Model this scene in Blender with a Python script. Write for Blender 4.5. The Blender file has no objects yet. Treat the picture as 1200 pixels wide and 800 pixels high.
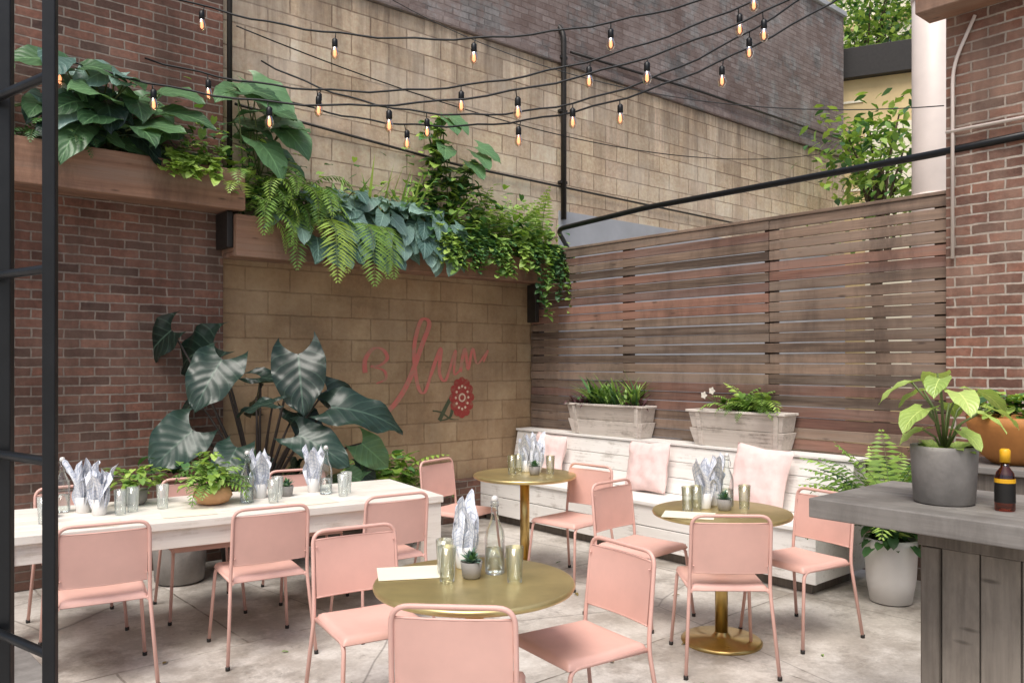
import bpy, math, random
from mathutils import Vector, Matrix, noise as mnoise
random.seed(7)
R = random.random
def U(a, b): return a + (b - a) * R()
rad = math.radians
scene = bpy.context.scene
scene.view_settings.view_transform = 'Standard'
scene.view_settings.look = 'None'
scene.view_settings.exposure = 0

# ------------------------------------------------------------------ materials
def col(h):
    v = [int(h[i:i+2], 16) / 255 for i in (0, 2, 4)]
    return tuple([(x / 12.92 if x <= .04045 else ((x + .055) / 1.055) ** 2.4) for x in v] + [1.0])
def node(nt, t, ins=None, **props):
    n = nt.nodes.new(t)
    for k, v in props.items(): setattr(n, k, v)
    for k, v in (ins or {}).items():
        s = n.inputs[k]
        if isinstance(v, bpy.types.NodeSocket): nt.links.new(v, s)
        else: s.default_value = v
    return n
def mix(nt, f, a, b, mode='MIX'):
    return node(nt, 'ShaderNodeMix', {0: f, 6: a, 7: b}, data_type='RGBA', blend_type=mode).outputs[2]
def math_(nt, op, a, b=0.0, c=None):
    ins = {0: a, 1: b}
    if c is not None: ins[2] = c
    return node(nt, 'ShaderNodeMath', ins, operation=op).outputs[0]
def ramp(nt, f, stops):
    n = node(nt, 'ShaderNodeValToRGB', {0: f})
    e = n.color_ramp.elements
    e[0].position, e[0].color = stops[0]
    e[1].position, e[1].color = stops[-1]
    for p, cc in stops[1:-1]:
        k = e.new(p); k.color = cc
    return n.outputs[0]
def g(v): return (v, v, v, 1)
def newmat(name):
    m = bpy.data.materials.new(name); m.use_nodes = True
    nt = m.node_tree
    return m, nt, nt.nodes['Principled BSDF']
def coords(nt, scale=(1, 1, 1), loc=(0, 0, 0)):
    tc = node(nt, 'ShaderNodeTexCoord')
    return node(nt, 'ShaderNodeMapping', {'Vector': tc.outputs['Object'], 'Scale': scale, 'Location': loc}).outputs[0]
def noise(nt, vec, scale, detail=5, rough=.55):
    return node(nt, 'ShaderNodeTexNoise', {'Vector': vec, 'Scale': scale, 'Detail': detail, 'Roughness': rough}).outputs[0]
def mapv(nt, vec, scale=(1, 1, 1), loc=(0, 0, 0)):
    return node(nt, 'ShaderNodeMapping', {'Vector': vec, 'Scale': scale, 'Location': loc}).outputs[0]
def bump(nt, b, h, strength=.3, dist=.01):
    n = node(nt, 'ShaderNodeBump', {'Height': h, 'Strength': strength, 'Distance': dist})
    nt.links.new(n.outputs[0], b.inputs['Normal'])
def tint(nt):
    return node(nt, 'ShaderNodeAttribute', attribute_name='tint').outputs['Fac']

def m_simple(name, c, rough=.5, metal=0, nscale=12, var=.12, bumps=.05, c2=None, lo=.3, hi=.7):
    m, nt, b = newmat(name)
    v = coords(nt)
    n = noise(nt, v, nscale)
    ca = tuple([x * (1 - var) for x in c[:3]] + [1]); cb = c2 or tuple([min(1, x * (1 + var)) for x in c[:3]] + [1])
    nt.links.new(ramp(nt, n, [(lo, ca), (hi, cb)]), b.inputs['Base Color'])
    rr = math_(nt, 'MULTIPLY_ADD', noise(nt, v, nscale * 2.3), .25, rough - .12)
    nt.links.new(rr, b.inputs['Roughness'])
    b.inputs['Metallic'].default_value = metal
    if bumps: bump(nt, b, noise(nt, v, nscale * 6), bumps, .004)
    return m

def m_wood(name, dark, light, axis='X', rough=.7, stain=None, wear=None, tv=.5, stain_amt=.45, grey=None, grime=None):
    m, nt, b = newmat(name)
    sc = {'X': (1.2, 26, 26), 'Y': (26, 1.2, 26), 'Z': (26, 26, 1.2)}[axis]
    tc = node(nt, 'ShaderNodeTexCoord').outputs['Object']
    t = tint(nt)
    off = node(nt, 'ShaderNodeCombineXYZ', {0: math_(nt, 'MULTIPLY', t, 37.0), 1: math_(nt, 'MULTIPLY', t, 11.0), 2: math_(nt, 'MULTIPLY', t, 5.0)}).outputs[0]
    add = node(nt, 'ShaderNodeVectorMath', {0: tc, 1: off}, operation='ADD').outputs[0]
    v = mapv(nt, add, sc)
    v2 = mapv(nt, add, tuple(x * 3 for x in sc))
    n = noise(nt, v, 1.0, 6, .6)
    n2 = noise(nt, v2, 1.0, 4, .6)
    s = math_(nt, 'ADD', math_(nt, 'MULTIPLY', n, .65), math_(nt, 'MULTIPLY', n2, .35))
    s = math_(nt, 'ADD', s, math_(nt, 'MULTIPLY', math_(nt, 'SUBTRACT', t, .5), tv))
    c = ramp(nt, s, [(.25, dark), (.72, light)])
    big = noise(nt, tc, 1.7, 6, .65)
    c = mix(nt, ramp(nt, big, [(.35, g(.0)), (.7, g(stain_amt))]), c, stain if stain else dark)
    if grey:
        gb = noise(nt, mapv(nt, add, tuple(x * .22 for x in sc), (3, 3, 3)), 1.6, 6, .7)
        c = mix(nt, ramp(nt, gb, [(.45, g(0)), (.66, g(.7))]), c, grey)
    if grime:
        gr = noise(nt, mapv(nt, tc, (2.2, 2.2, .7), (1, 4, 2)), 1.0, 8, .72)
        c = mix(nt, ramp(nt, gr, [(.47, g(0)), (.68, g(.7))]), c, grime)
        kn = node(nt, 'ShaderNodeTexVoronoi', {'Vector': mapv(nt, add, (3, 12, 12)), 'Scale': 1.0}).outputs[0]
        c = mix(nt, ramp(nt, kn, [(.05, g(.75)), (.13, g(0))]), c, grime)
    if wear:
        w = noise(nt, v, 2.2, 6, .7)
        w2 = noise(nt, tc, 5.0, 6, .7)
        f = ramp(nt, math_(nt, 'ADD', math_(nt, 'MULTIPLY', w, .5), math_(nt, 'MULTIPLY', w2, .5)), [(.53, g(0)), (.66, g(1))])
        c = mix(nt, f, c, wear)
    nt.links.new(c, b.inputs['Base Color'])
    b.inputs['Roughness'].default_value = rough
    bump(nt, b, s, .5, .004)
    return m

def m_brick(name, c1, c2, mortar, bw=.205, bh=.068, ms=.007, stain=(.05, .04, .035, 1), stain_amt=.5, paint=None, paint_amt=0, bumpd=.008, low=None, lowz=2.6, offs=.5, patch=None, patch_amt=.6, topz=None, dark=None):
    m, nt, b = newmat(name)
    tc = node(nt, 'ShaderNodeTexCoord').outputs['Object']
    s = node(nt, 'ShaderNodeSeparateXYZ', {0: tc})
    xy = math_(nt, 'ADD', s.outputs[0], s.outputs[1])
    wob = noise(nt, tc, 9, 3)
    zz = math_(nt, 'MULTIPLY_ADD', math_(nt, 'SUBTRACT', wob, .5), .016, s.outputs[2])
    xx = math_(nt, 'MULTIPLY_ADD', math_(nt, 'SUBTRACT', noise(nt, tc, 14, 3), .5), .018, xy)
    v = node(nt, 'ShaderNodeCombineXYZ', {0: xx, 1: zz, 2: 0.0}).outputs[0]
    msz = math_(nt, 'MULTIPLY_ADD', noise(nt, tc, 3.0, 4), ms * .9, ms * .5)
    br = node(nt, 'ShaderNodeTexBrick', {'Vector': v, 'Color1': c1, 'Color2': c2, 'Mortar': mortar, 'Scale': 1.0, 'Mortar Size': msz, 'Mortar Smooth': .3, 'Bias': 0.0, 'Brick Width': bw, 'Row Height': bh}, offset=offs)
    c = br.outputs[0]
    if dark:
        br2 = node(nt, 'ShaderNodeTexBrick', {'Vector': mapv(nt, v, (1, 1, 1), (bw * 14, bh * 22, 0)), 'Color1': g(0), 'Color2': g(1), 'Mortar': g(0), 'Scale': 1.0, 'Mortar Size': ms, 'Mortar Smooth': .3, 'Bias': 0.0, 'Brick Width': bw, 'Row Height': bh}, offset=offs)
        c = mix(nt, ramp(nt, br2.outputs[0], [(.45, g(0)), (.95, g(.8))]), c, dark)
    n1 = noise(nt, tc, 22, 6, .7)
    c = mix(nt, .6, c, ramp(nt, n1, [(.25, g(.25)), (.75, g(.88))]), 'OVERLAY')
    n3 = noise(nt, tc, 1.1, 7, .65)
    drip = noise(nt, mapv(nt, v, (3.2, .35, 1)), 1.0, 6, .7)
    if patch:
        n6 = noise(nt, mapv(nt, tc, (1, 1, 1), (7, 3, 1)), 1.5, 9, .72)
        c = mix(nt, math_(nt, 'MULTIPLY', ramp(nt, n6, [(.45, g(0)), (.6, g(1))]), patch_amt), c, patch)
    f = math_(nt, 'MULTIPLY', ramp(nt, math_(nt, 'ADD', math_(nt, 'MULTIPLY', n3, .5), math_(nt, 'MULTIPLY', drip, .5)), [(.44, g(0)), (.64, g(1))]), stain_amt)
    c = mix(nt, f, c, stain)
    if topz:
        dr2 = noise(nt, mapv(nt, v, (3.5, .22, 1)), 1.0, 6, .75)
        reach = math_(nt, 'SUBTRACT', s.outputs[2], topz - 1.5)
        f5 = ramp(nt, math_(nt, 'MULTIPLY', math_(nt, 'MULTIPLY', reach, .72), math_(nt, 'SUBTRACT', math_(nt, 'MULTIPLY', dr2, 2.4), .75)), [(.14, g(0)), (.72, g(.72))])
        c = mix(nt, f5, c, col('5b4c41'))
        cl = noise(nt, mapv(nt, tc, (.6, 1, 1.6), (2, 2, 6)), 1.0, 9, .7)
        c = mix(nt, ramp(nt, cl, [(.54, g(0)), (.68, g(.38))]), c, col('7a6857'))
        # individual blocks repainted slightly lighter / darker
        br3 = node(nt, 'ShaderNodeTexBrick', {'Vector': mapv(nt, v, (1, 1, 1), (bw * 6, bh * 8, 0)), 'Color1': g(.36), 'Color2': g(.66), 'Mortar': g(.45), 'Scale': 1.0, 'Mortar Size': ms, 'Brick Width': bw, 'Row Height': bh}, offset=offs)
        c = mix(nt, .55, c, br3.outputs[0], 'OVERLAY')
    if paint:
        n4 = noise(nt, tc, 1.6, 8, .75)
        f2 = math_(nt, 'MULTIPLY', ramp(nt, n4, [(.42, g(0)), (.5, g(1))]), paint_amt)
        c = mix(nt, f2, c, paint)
    if low:
        jz = math_(nt, 'MULTIPLY_ADD', noise(nt, tc, 2.0), .3, s.outputs[2])
        f3 = ramp(nt, math_(nt, 'SUBTRACT', jz, lowz - .5), [(.55, g(.95)), (.75, g(0))])
        lowc = mix(nt, .6, c, ramp(nt, noise(nt, tc, 1.7, 9, .72), [(.3, col('7d6b58')), (.48, col('ab967c')), (.64, col('d0bfa6'))]))
        c = mix(nt, f3, c, mix(nt, 1.0, lowc, low, 'MULTIPLY'))
    jz2 = math_(nt, 'MULTIPLY_ADD', noise(nt, tc, 2.6, 6), .9, s.outputs[2])
    c = mix(nt, ramp(nt, jz2, [(.45, g(.6)), (.95, g(0))]), c, stain)
    nt.links.new(c, b.inputs['Base Color'])
    b.inputs['Roughness'].default_value = .88
    h = math_(nt, 'ADD', math_(nt, 'MULTIPLY', math_(nt, 'SUBTRACT', 1.0, br.outputs[1]), 1.0), math_(nt, 'MULTIPLY', n1, .7))
    bump(nt, b, h, .9, bumpd)
    return m

def m_leaf(name, dark, light, rough=.38, veins=True, vcol=None, va=.28):
    m, nt, b = newmat(name)
    t = tint(nt)
    uv = node(nt, 'ShaderNodeUVMap', uv_map='UVMap').outputs[0]
    s = node(nt, 'ShaderNodeSeparateXYZ', {0: uv})
    n = noise(nt, coords(nt), 30, 4)
    f = math_(nt, 'ADD', math_(nt, 'MULTIPLY', t, .75), math_(nt, 'MULTIPLY', n, .35))
    c = ramp(nt, f, [(.1, dark), (.9, light)])
    if veins:
        au = math_(nt, 'ABSOLUTE', math_(nt, 'SUBTRACT', s.outputs[0], .5))
        ph = math_(nt, 'MULTIPLY', math_(nt, 'SUBTRACT', s.outputs[1], math_(nt, 'MULTIPLY', au, .8)), 40.0)
        w = math_(nt, 'SINE', ph)
        line = ramp(nt, w, [(.90, g(0)), (1.0, g(va))])
        rib = ramp(nt, au, [(.010, g(.6)), (.028, g(0))])
        vc = vcol or tuple([min(1, x * 1.7 + .02) for x in light[:3]] + [1])
        c = mix(nt, math_(nt, 'MAXIMUM', line, rib), c, vc)
        bump(nt, b, w, .25, .004)
    nt.links.new(c, b.inputs['Base Color'])
    b.inputs['Roughness'].default_value = rough
    out = nt.nodes['Material Output']
    tr = node(nt, 'ShaderNodeBsdfTranslucent', {0: mix(nt, 1.0, c, (1, 1.0, .45, 1), 'MULTIPLY')})
    ms = node(nt, 'ShaderNodeMixShader', {0: .25, 1: b.outputs[0], 2: tr.outputs[0]})
    nt.links.new(ms.outputs[0], out.inputs[0])
    return m

def m_glass(name, tintc=(.96, .985, .975, 1), k=.62):
    m, nt, b = newmat(name)
    nt.nodes.remove(b)
    out = nt.nodes['Material Output']
    lw = node(nt, 'ShaderNodeLayerWeight', {0: .28})
    f = math_(nt, 'MULTIPLY_ADD', lw.outputs[0], k, .05)
    tr = node(nt, 'ShaderNodeBsdfTransparent', {0: tintc})
    gl = node(nt, 'ShaderNodeBsdfGlossy', {0: (.97, .98, 1, 1), 'Roughness': .04})
    ms = node(nt, 'ShaderNodeMixShader', {0: f, 1: tr.outputs[0], 2: gl.outputs[0]})
    nt.links.new(ms.outputs[0], out.inputs[0])
    return m

def m_floor():
    m, nt, b = newmat('stone_paving')
    tc = node(nt, 'ShaderNodeTexCoord').outputs['Object']
    wv = node(nt, 'ShaderNodeVectorMath', {0: node(nt, 'ShaderNodeVectorMath', {0: node(nt, 'ShaderNodeTexNoise', {'Vector': tc, 'Scale': 3.0, 'Detail': 5}).outputs[1], 1: (.02, .02, .02)}, operation='MULTIPLY').outputs[0], 1: tc}, operation='ADD').outputs[0]
    br = node(nt, 'ShaderNodeTexBrick', {'Vector': wv, 'Color1': col('b1aba3'), 'Color2': col('c2bcb4'), 'Mortar': col('6f685f'), 'Scale': 1.0, 'Mortar Size': .008, 'Mortar Smooth': .5, 'Brick Width': 1.9, 'Row Height': 1.5}, offset=.37)
    c = br.outputs[0]
    n1 = noise(nt, tc, .9, 8, .62)
    n2 = noise(nt, tc, 2.4, 8, .7)
    n3 = noise(nt, tc, 40, 5, .7)
    c = mix(nt, ramp(nt, n1, [(.44, g(0)), (.60, g(.75))]), c, col('8e867d'))
    c = mix(nt, ramp(nt, n2, [(.46, g(0)), (.60, g(.7))]), c, col('d6d1ca'))
    c = mix(nt, ramp(nt, noise(nt, mapv(nt, tc, (1, 1, 1), (5, 9, 2)), 1.5, 9, .75), [(.53, g(0)), (.63, g(.6))]), c, col('736b62'))
    c = mix(nt, ramp(nt, noise(nt, mapv(nt, tc, (1, 1, 1), (1, 6, 2)), 5.0, 9, .8), [(.58, g(0)), (.65, g(.45))]), c, col('665e56'))
    c = mix(nt, .3, c, ramp(nt, n3, [(.25, g(.25)), (.75, g(.8))]), 'OVERLAY')
    sp = noise(nt, tc, 90, 3, .6)
    c = mix(nt, ramp(nt, sp, [(.65, g(0)), (.71, g(.45))]), c, col('4d463f'))
    vo = node(nt, 'ShaderNodeTexVoronoi', {'Vector': mapv(nt, wv, (.55, .4, 1), (.3, .2, 0)), 'Scale': 1.0}, feature='DISTANCE_TO_EDGE').outputs[0]
    c = mix(nt, ramp(nt, vo, [(.0, g(.6)), (.003, g(0))]), c, col('453f39'))
    nt.links.new(c, b.inputs['Base Color'])
    nt.links.new(ramp(nt, n1, [(.4, g(.68)), (.60, g(.32))]), b.inputs['Roughness'])
    h = math_(nt, 'SUBTRACT', math_(nt, 'ADD', math_(nt, 'MULTIPLY', n3, .25), math_(nt, 'MULTIPLY', n2, .6)), br.outputs[1])
    bump(nt, b, h, .35, .01)
    return m

def m_napkin():
    m, nt, b = newmat('striped_linen')
    uv = node(nt, 'ShaderNodeUVMap', uv_map='UVMap').outputs[0]
    s = node(nt, 'ShaderNodeSeparateXYZ', {0: uv})
    w = math_(nt, 'SINE', math_(nt, 'MULTIPLY', s.outputs[0], 42.0))
    w2 = math_(nt, 'SINE', math_(nt, 'MULTIPLY', s.outputs[1], 60.0))
    f = ramp(nt, math_(nt, 'MAXIMUM', w, w2), [(.6, g(0)), (.95, g(.55))])
    nt.links.new(mix(nt, f, col('e9ebf0'), col('8b9cb8')), b.inputs['Base Color'])
    b.inputs['Roughness'].default_value = .9
    return m

M = {}
M['floor'] = m_floor()
M['brick_l'] = m_brick('dark_brick', col('835a4b'), col('624339'), col('8d8278'), stain=col('35271f'), stain_amt=.65, dark=col('40302b'), patch=col('8a7568'), patch_amt=.3)
M['brick_r'] = m_brick('pier_brick', col('916654'), col('744e42'), col('b2a89d'), stain=col('483831'), stain_amt=.55, ms=.008, dark=col('503a33'), patch=col('a38c7c'), patch_amt=.45)
M['block'] = m_brick('block_masonry', col('d6c0a6'), col('c8b094'), col('99836d'), bw=.4, bh=.2, ms=.007, stain=col('846d59'), stain_amt=.6, low=col('d8cbb9'), lowz=2.7, bumpd=.007, patch=col('dccfbe'), patch_amt=.55, topz=4.95)
M['brick_u'] = m_brick('painted_grey_brick', col('908c8b'), col('797675'), col('625e5c'), stain=col('454241'), stain_amt=.75, paint=col('7e5f54'), paint_amt=.4, dark=col('5a5554'), patch=col('aaa6a4'), patch_amt=.5)
M['grey'] = m_simple('grey_parging', col('a8abb0'), .8, 0, 3, .12, .1)
M['beam'] = m_wood('planter_timber', col('755442'), col('ab846c'), 'X', .75, col('5b4132'), tv=.3, grey=col('927b6b'), grime=col('453329'))
M['slat'] = m_wood('fence_slat_wood', col('4a3d34'), col('9d8573'), 'X', .72, col('57453a'), tv=.5, grey=col('8b7e73'), grime=col('41342d'))
M['slat_red'] = m_wood('fence_slat_red_wash', col('553f36'), col('9d7968'), 'X', .72, col('86564a'), tv=.45, grey=col('83716a'), grime=col('43322b'))
M['fpost'] = m_wood('fence_post_wood', col('2b1f1b'), col('4c3a33'), 'Z', .8)
M['white'] = m_wood('whitewashed_boards', col('dedbd6'), col('f3f1ed'), 'X', .6, col('e5e2dd'), wear=col('b3aca4'), tv=.22)
M['wtable'] = m_wood('limed_table_wood', col('dbd3c8'), col('f2ede5'), 'X', .55, col('e2dacf'), tv=.25, wear=col('c9beb0'))
M['boxwood'] = m_wood('limed_planter_wood', col('b5aba1'), col('ddd5cd'), 'X', .8, col('bab0a5'), wear=col('857b71'), tv=.35)
M['cwood'] = m_wood('counter_top_wood', col('625e5a'), col('999590'), 'X', .6, col('6e6964'), tv=.3, grey=col('8a8681'), grime=col('4f4a46'))
M['cbody'] = m_wood('counter_plank_wood', col('5d564f'), col('958c81'), 'Z', .75, col('685e55'), tv=.4, grime=col('4a423b'))
M['cream'] = m_simple('cream_render', col('e6dfca'), .8, 0, 2, .08, .05)
M['tan'] = m_simple('tan_render', col('cdb78a'), .8, 0, 1.5, .18, .05)
M['pipe'] = m_simple('white_duct_paint', col('e0d4cc'), .45, 0, 2, .1, .02)
M['black'] = m_simple('black_steel', col('15171a'), .4, .3, 20, .2, .05)
M['dark'] = m_simple('dark_metal', col('2a2725'), .5, .2, 20, .2, .05)
M['wglass'] = m_simple('window_pane', col('2c3640'), .1, 0, 2, .2, 0)
M['pink'] = m_simple('pink_powder_coat', col('dcb0a4'), .42, 0, 5, .08, .05)
M['brass'] = m_simple('brushed_brass', col('c9ae70'), .32, 1, 9, .16, .04)
M['brasstop'] = m_simple('aged_brass_top', col('d2bf88'), .34, .75, 3.5, .22, .03)
M['glass'] = m_glass('clear_glass')
M['amber'] = m_glass('sauce_glass', (.55, .2, .05, 1))
M['napkin'] = m_napkin()
M['paper'] = m_simple('menu_paper', col('ece3cd'), .8, 0, 3, .03, 0)
M['concrete'] = m_simple('concrete_pot', col('8b8783'), .85, 0, 9, .22, .4)
M['wpot'] = m_simple('white_glazed_pot', col('dcdad7'), .4, 0, 5, .05, .03)
M['terra'] = m_simple('terracotta_pot', col('b4793f'), .7, 0, 8, .2, .2)
M['soil'] = m_simple('soil', col('3b2b20'), .95, 0, 60, .4, .8)
M['gourd'] = m_simple('gourd_pot', col('c99a6f'), .55, 0, 8, .12, .05)
M['pillow'] = m_simple('pillow_linen', col('ebd0cc'), .95, 0, 22, .06, .5)
M['coral'] = m_simple('mural_coral_paint', col('c9746a'), .9, 0, 9, .0, 0, c2=col('b08672'), lo=.45, hi=.66)
M['red'] = m_simple('mural_red_paint', col('a2403a'), .9, 0, 20, .1, 0, c2=col('966a56'), lo=.5, hi=.72)
M['mwhite'] = m_simple('mural_white_paint', col('d0b9a3'), .9, 0, 20, .1, 0)
M['mgreen'] = m_simple('mural_green_paint', col('4a523c'), .9, 0, 20, .15, 0)
M['yellow'] = m_simple('yellow_cap', col('e0a81c'), .4, 0, 5, .05, 0)
M['label'] = m_simple('black_label', col('161412'), .5, 0, 5, .1, 0)
M['flower'] = m_simple('white_petals', col('e6e0d4'), .6, 0, 9, .05, 0)
M['bark'] = m_simple('bark', col('5a4a3c'), .9, 0, 20, .3, .6)
M['stem'] = m_simple('green_stem', col('5d6b3c'), .5, 0, 12, .2, .05)
M['dstem'] = m_simple('dark_stem', col('39302b'), .5, 0, 12, .2, .05)
M['dryleaf'] = m_simple('dry_leaf', col('7a6a3c'), .8, 0, 12, .3, .05)
M['lf_dark'] = m_leaf('elephant_ear_leaf', col('14211b'), col('3a5248'), .33, vcol=col('5d7868'))
M['lf_mid'] = m_leaf('philodendron_leaf', col('2e4d33'), col('6a9164'), .35)
M['lf_blue'] = m_leaf('hosta_leaf', col('41635c'), col('96b6ab'), .38)
M['lf_bright'] = m_leaf('bright_vine_leaf', col('688c32'), col('b8d46c'), .45, veins=False)
M['lf_fern'] = m_leaf('fern_leaf', col('46702e'), col('9abf60'), .5, veins=False)
M['lf_deep'] = m_leaf('deep_green_leaf', col('2c4e32'), col('5e8b54'), .45, veins=False)
M['lf_pothos'] = m_leaf('pothos_leaf', col('6f9438'), col('bcd27a'), .35)
M['lf_purple'] = m_leaf('purple_leaf', col('4a2b35'), col('85606a'), .45, veins=False)
def m_emit():
    m, nt, b = newmat('glowing_filament')
    b.inputs['Base Color'].default_value = (.9, .4, .15, 1)
    b.inputs['Emission Color'].default_value = (1, .48, .26, 1)
    b.inputs['Emission Strength'].default_value = 1.7
    m.cycles.emission_sampling = 'NONE'
    return m
M['fil'] = m_emit()
M['bulbglass'] = m_glass('bulb_glass', (1.0, .82, .68, 1), .55)

# ------------------------------------------------------------------ mesh builder
class MB:
    def __init__(s):
        s.V = []; s.F = []; s.Mi = []; s.T = []; s.S = []; s.UV = []; s.mats = []; s.xf = Matrix.Identity(4)
    def mi(s, m):
        if m not in s.mats: s.mats.append(m)
        return s.mats.index(m)
    def v(s, p):
        s.V.append(s.xf @ Vector(p)); return len(s.V) - 1
    def f(s, idx, m, t=.5, sm=False, uv=None):
        s.F.append(idx); s.Mi.append(s.mi(m)); s.T.append(t); s.S.append(sm); s.UV.append(uv)
    def hexa(s, p, m, t=None):
        if t is None: t = R()
        i = [s.v(q) for q in p]
        for q in ((0, 3, 2, 1), (4, 5, 6, 7), (0, 1, 5, 4), (1, 2, 6, 5), (2, 3, 7, 6), (3, 0, 4, 7)):
            s.f([i[k] for k in q], m, t)
    def box(s, x0, x1, y0, y1, z0, z1, m, t=None):
        s.hexa([(x0, y0, z0), (x1, y0, z0), (x1, y1, z0), (x0, y1, z0), (x0, y0, z1), (x1, y0, z1), (x1, y1, z1), (x0, y1, z1)], m, t)
    def tube(s, pts, r, m, seg=8, t=.5, cap=True):
        pts = [Vector(p) for p in pts]
        rr = r if isinstance(r, (list, tuple)) else [r] * len(pts)
        rings = []; nrm = None
        for i, p in enumerate(pts):
            d = (pts[min(i + 1, len(pts) - 1)] - pts[max(i - 1, 0)])
            if d.length < 1e-9: d = Vector((0, 0, 1))
            d.normalize()
            if nrm is None:
                nrm = d.orthogonal().normalized()
            else:
                nrm = (nrm - d * nrm.dot(d))
                nrm = nrm.normalized() if nrm.length > 1e-6 else d.orthogonal().normalized()
            bn = d.cross(nrm)
            rings.append([s.v(p + (nrm * math.cos(a) + bn * math.sin(a)) * rr[i]) for a in [2 * math.pi * k / seg for k in range(seg)]])
        for a, b in zip(rings, rings[1:]):
            for k in range(seg):
                s.f([a[k], a[(k + 1) % seg], b[(k + 1) % seg], b[k]], m, t, True)
        if cap:
            s.f(list(reversed(rings[0])), m, t); s.f(rings[-1], m, t)
    def lathe(s, prof, m, c=(0, 0, 0), seg=24, t=.5, ribs=0, close=True):
        rings = []
        for r, z in prof:
            rings.append([s.v((c[0] + r * (1 + ribs * math.cos(8 * a)) * math.cos(a), c[1] + r * (1 + ribs * math.cos(8 * a)) * math.sin(a), c[2] + z)) for a in [2 * math.pi * k / seg for k in range(seg)]])
        for a, b in zip(rings, rings[1:]):
            for k in range(seg):
                s.f([a[k], a[(k + 1) % seg], b[(k + 1) % seg], b[k]], m, t, True)
        if close:
            s.f(list(reversed(rings[0])), m, t); s.f(rings[-1], m, t)
    def grid(s, fn, nu, nv, m, t=.5, sm=True):
        idx = [[s.v(fn(i / nu, j / nv)) for j in range(nv + 1)] for i in range(nu + 1)]
        for i in range(nu):
            for j in range(nv):
                s.f([idx[i][j], idx[i + 1][j], idx[i + 1][j + 1], idx[i][j + 1]], m, t, sm,
                    [(i / nu, j / nv), ((i + 1) / nu, j / nv), ((i + 1) / nu, (j + 1) / nv), (i / nu, (j + 1) / nv)])
    def leaf(s, P, d, n, L, W, m, heart=True, droop=.6, cup=.12, nt=8, nw=6, t=None, rip=.012, k=.3):
        if t is None: t = R()
        P = Vector(P); d = Vector(d).normalized(); n = Vector(n)
        sd = d.cross(n)
        if sd.length < 1e-4: sd = d.orthogonal()
        sd.normalize(); n = sd.cross(d).normalized()
        ph = R() * 6
        asym = U(.9, 1.1)
        def fn(a, b):
            u = a * 2 - 1; tt = b; au = abs(u)
            if heart:
                f = (.80 + .2 * math.sin(tt / .3 * math.pi / 2)) if tt < .3 else max(0, 1 - ((tt - .3) / .7) ** 1.7) ** .85
            else:
                f = max(0.02, math.sin(math.pi * min(1, tt ** .75 * .98 + .02))) ** .9
            w = W / 2 * f * (asym if u > 0 else 1)
            y = tt * L
            if heart: y -= k * L * (1 - tt) ** 2 * au ** 1.6
            a2 = droop * y / L
            if abs(droop) > 1e-3:
                yy = L * math.sin(a2) / droop; zz = -L * (1 - math.cos(a2)) / droop
            else: yy, zz = y, 0
            zz += cup * w * au * 1.2 + rip * L * 3 * math.sin(tt * 16 + ph + u * 2) * au ** 2
            if heart: w *= 1 - .25 * (au ** 4) * (1 - tt) ** 3
            return P + d * yy + sd * (u * w) + n * zz
        s.grid(fn, nw, nt, m, t)
    def frond(s, P, az, el, L, droop, m, n=20, pw=.2, t=None, stem='stem', tw=0):
        if t is None: t = R()
        P = Vector(P); pts = [P.copy()]; e = el
        step = L / n
        for i in range(n):
            d = Vector((math.cos(az) * math.cos(e), math.sin(az) * math.cos(e), math.sin(e)))
            P = P + d * step; pts.append(P.copy()); e -= droop / n * (1 + i / n)
            e = max(e, -1.5)
        s.tube(pts, [.004 * (1 - .7 * i / n) for i in range(n + 1)], M[stem], 4, .5, False)
        for i in range(3, n + 1):
            q = i / n
            d = (pts[i] - pts[i - 1]).normalized()
            side0 = Vector((-math.sin(az), math.cos(az), tw)).normalized()
            l = L * pw * (math.sin(math.pi * min(1, q * .86 + .12)) ** .7) * U(.85, 1.1)
            wd = step * .62
            for sg in (-1, 1):
                dd = (side0 * sg + d * .35 + Vector((0, 0, U(-.35, -.05)))).normalized()
                b0 = pts[i]; mid = b0 + dd * l * .45; tip = b0 + dd * l + Vector((0, 0, -l * .12))
                i0 = s.v(b0); i1 = s.v(mid + d * wd * .55); i2 = s.v(tip); i3 = s.v(mid - d * wd * .55)
                s.f([i0, i1, i2, i3], m, min(1, max(0, t + U(-.15, .15))), False, [(.4, 0), (1, .5), (.5, 1), (0, .5)])
    def sleaf(s, P, d, n, L, m, t=None, W=None):
        s.leaf(P, d, n, L, W or L * .85, m, True, U(.2, .9), .15, 4, 2, t, .01, .2)
    def build(s, name, loc=(0, 0, 0), rz=0, bevel=0, data=None):
        me = bpy.data.meshes.new(name)
        me.from_pydata([tuple(v) for v in s.V], [], s.F)
        for m in s.mats: me.materials.append(m)
        me.polygons.foreach_set('material_index', s.Mi)
        me.polygons.foreach_set('use_smooth', s.S)
        a = me.attributes.new('tint', 'FLOAT', 'FACE'); a.data.foreach_set('value', s.T)
        uvl = me.uv_layers.new(name='UVMap')
        fl = []
        for f, uv in zip(s.F, s.UV):
            for k in range(len(f)):
                fl.extend(uv[k] if uv else (.2, .2))
        uvl.data.foreach_set('uv', fl)
        me.update()
        return place(name, me, loc, rz, bevel)
def place(name, me, loc=(0, 0, 0), rz=0, bevel=0, sc=1):
    o = bpy.data.objects.new(name, me)
    o.location = loc; o.rotation_euler = (0, 0, rz); o.scale = (sc, sc, sc)
    scene.collection.objects.link(o)
    if bevel:
        b = o.modifiers.new('bevel', 'BEVEL'); b.width = bevel; b.segments = 2; b.limit_method = 'ANGLE'; b.angle_limit = rad(50)
    return o
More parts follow.
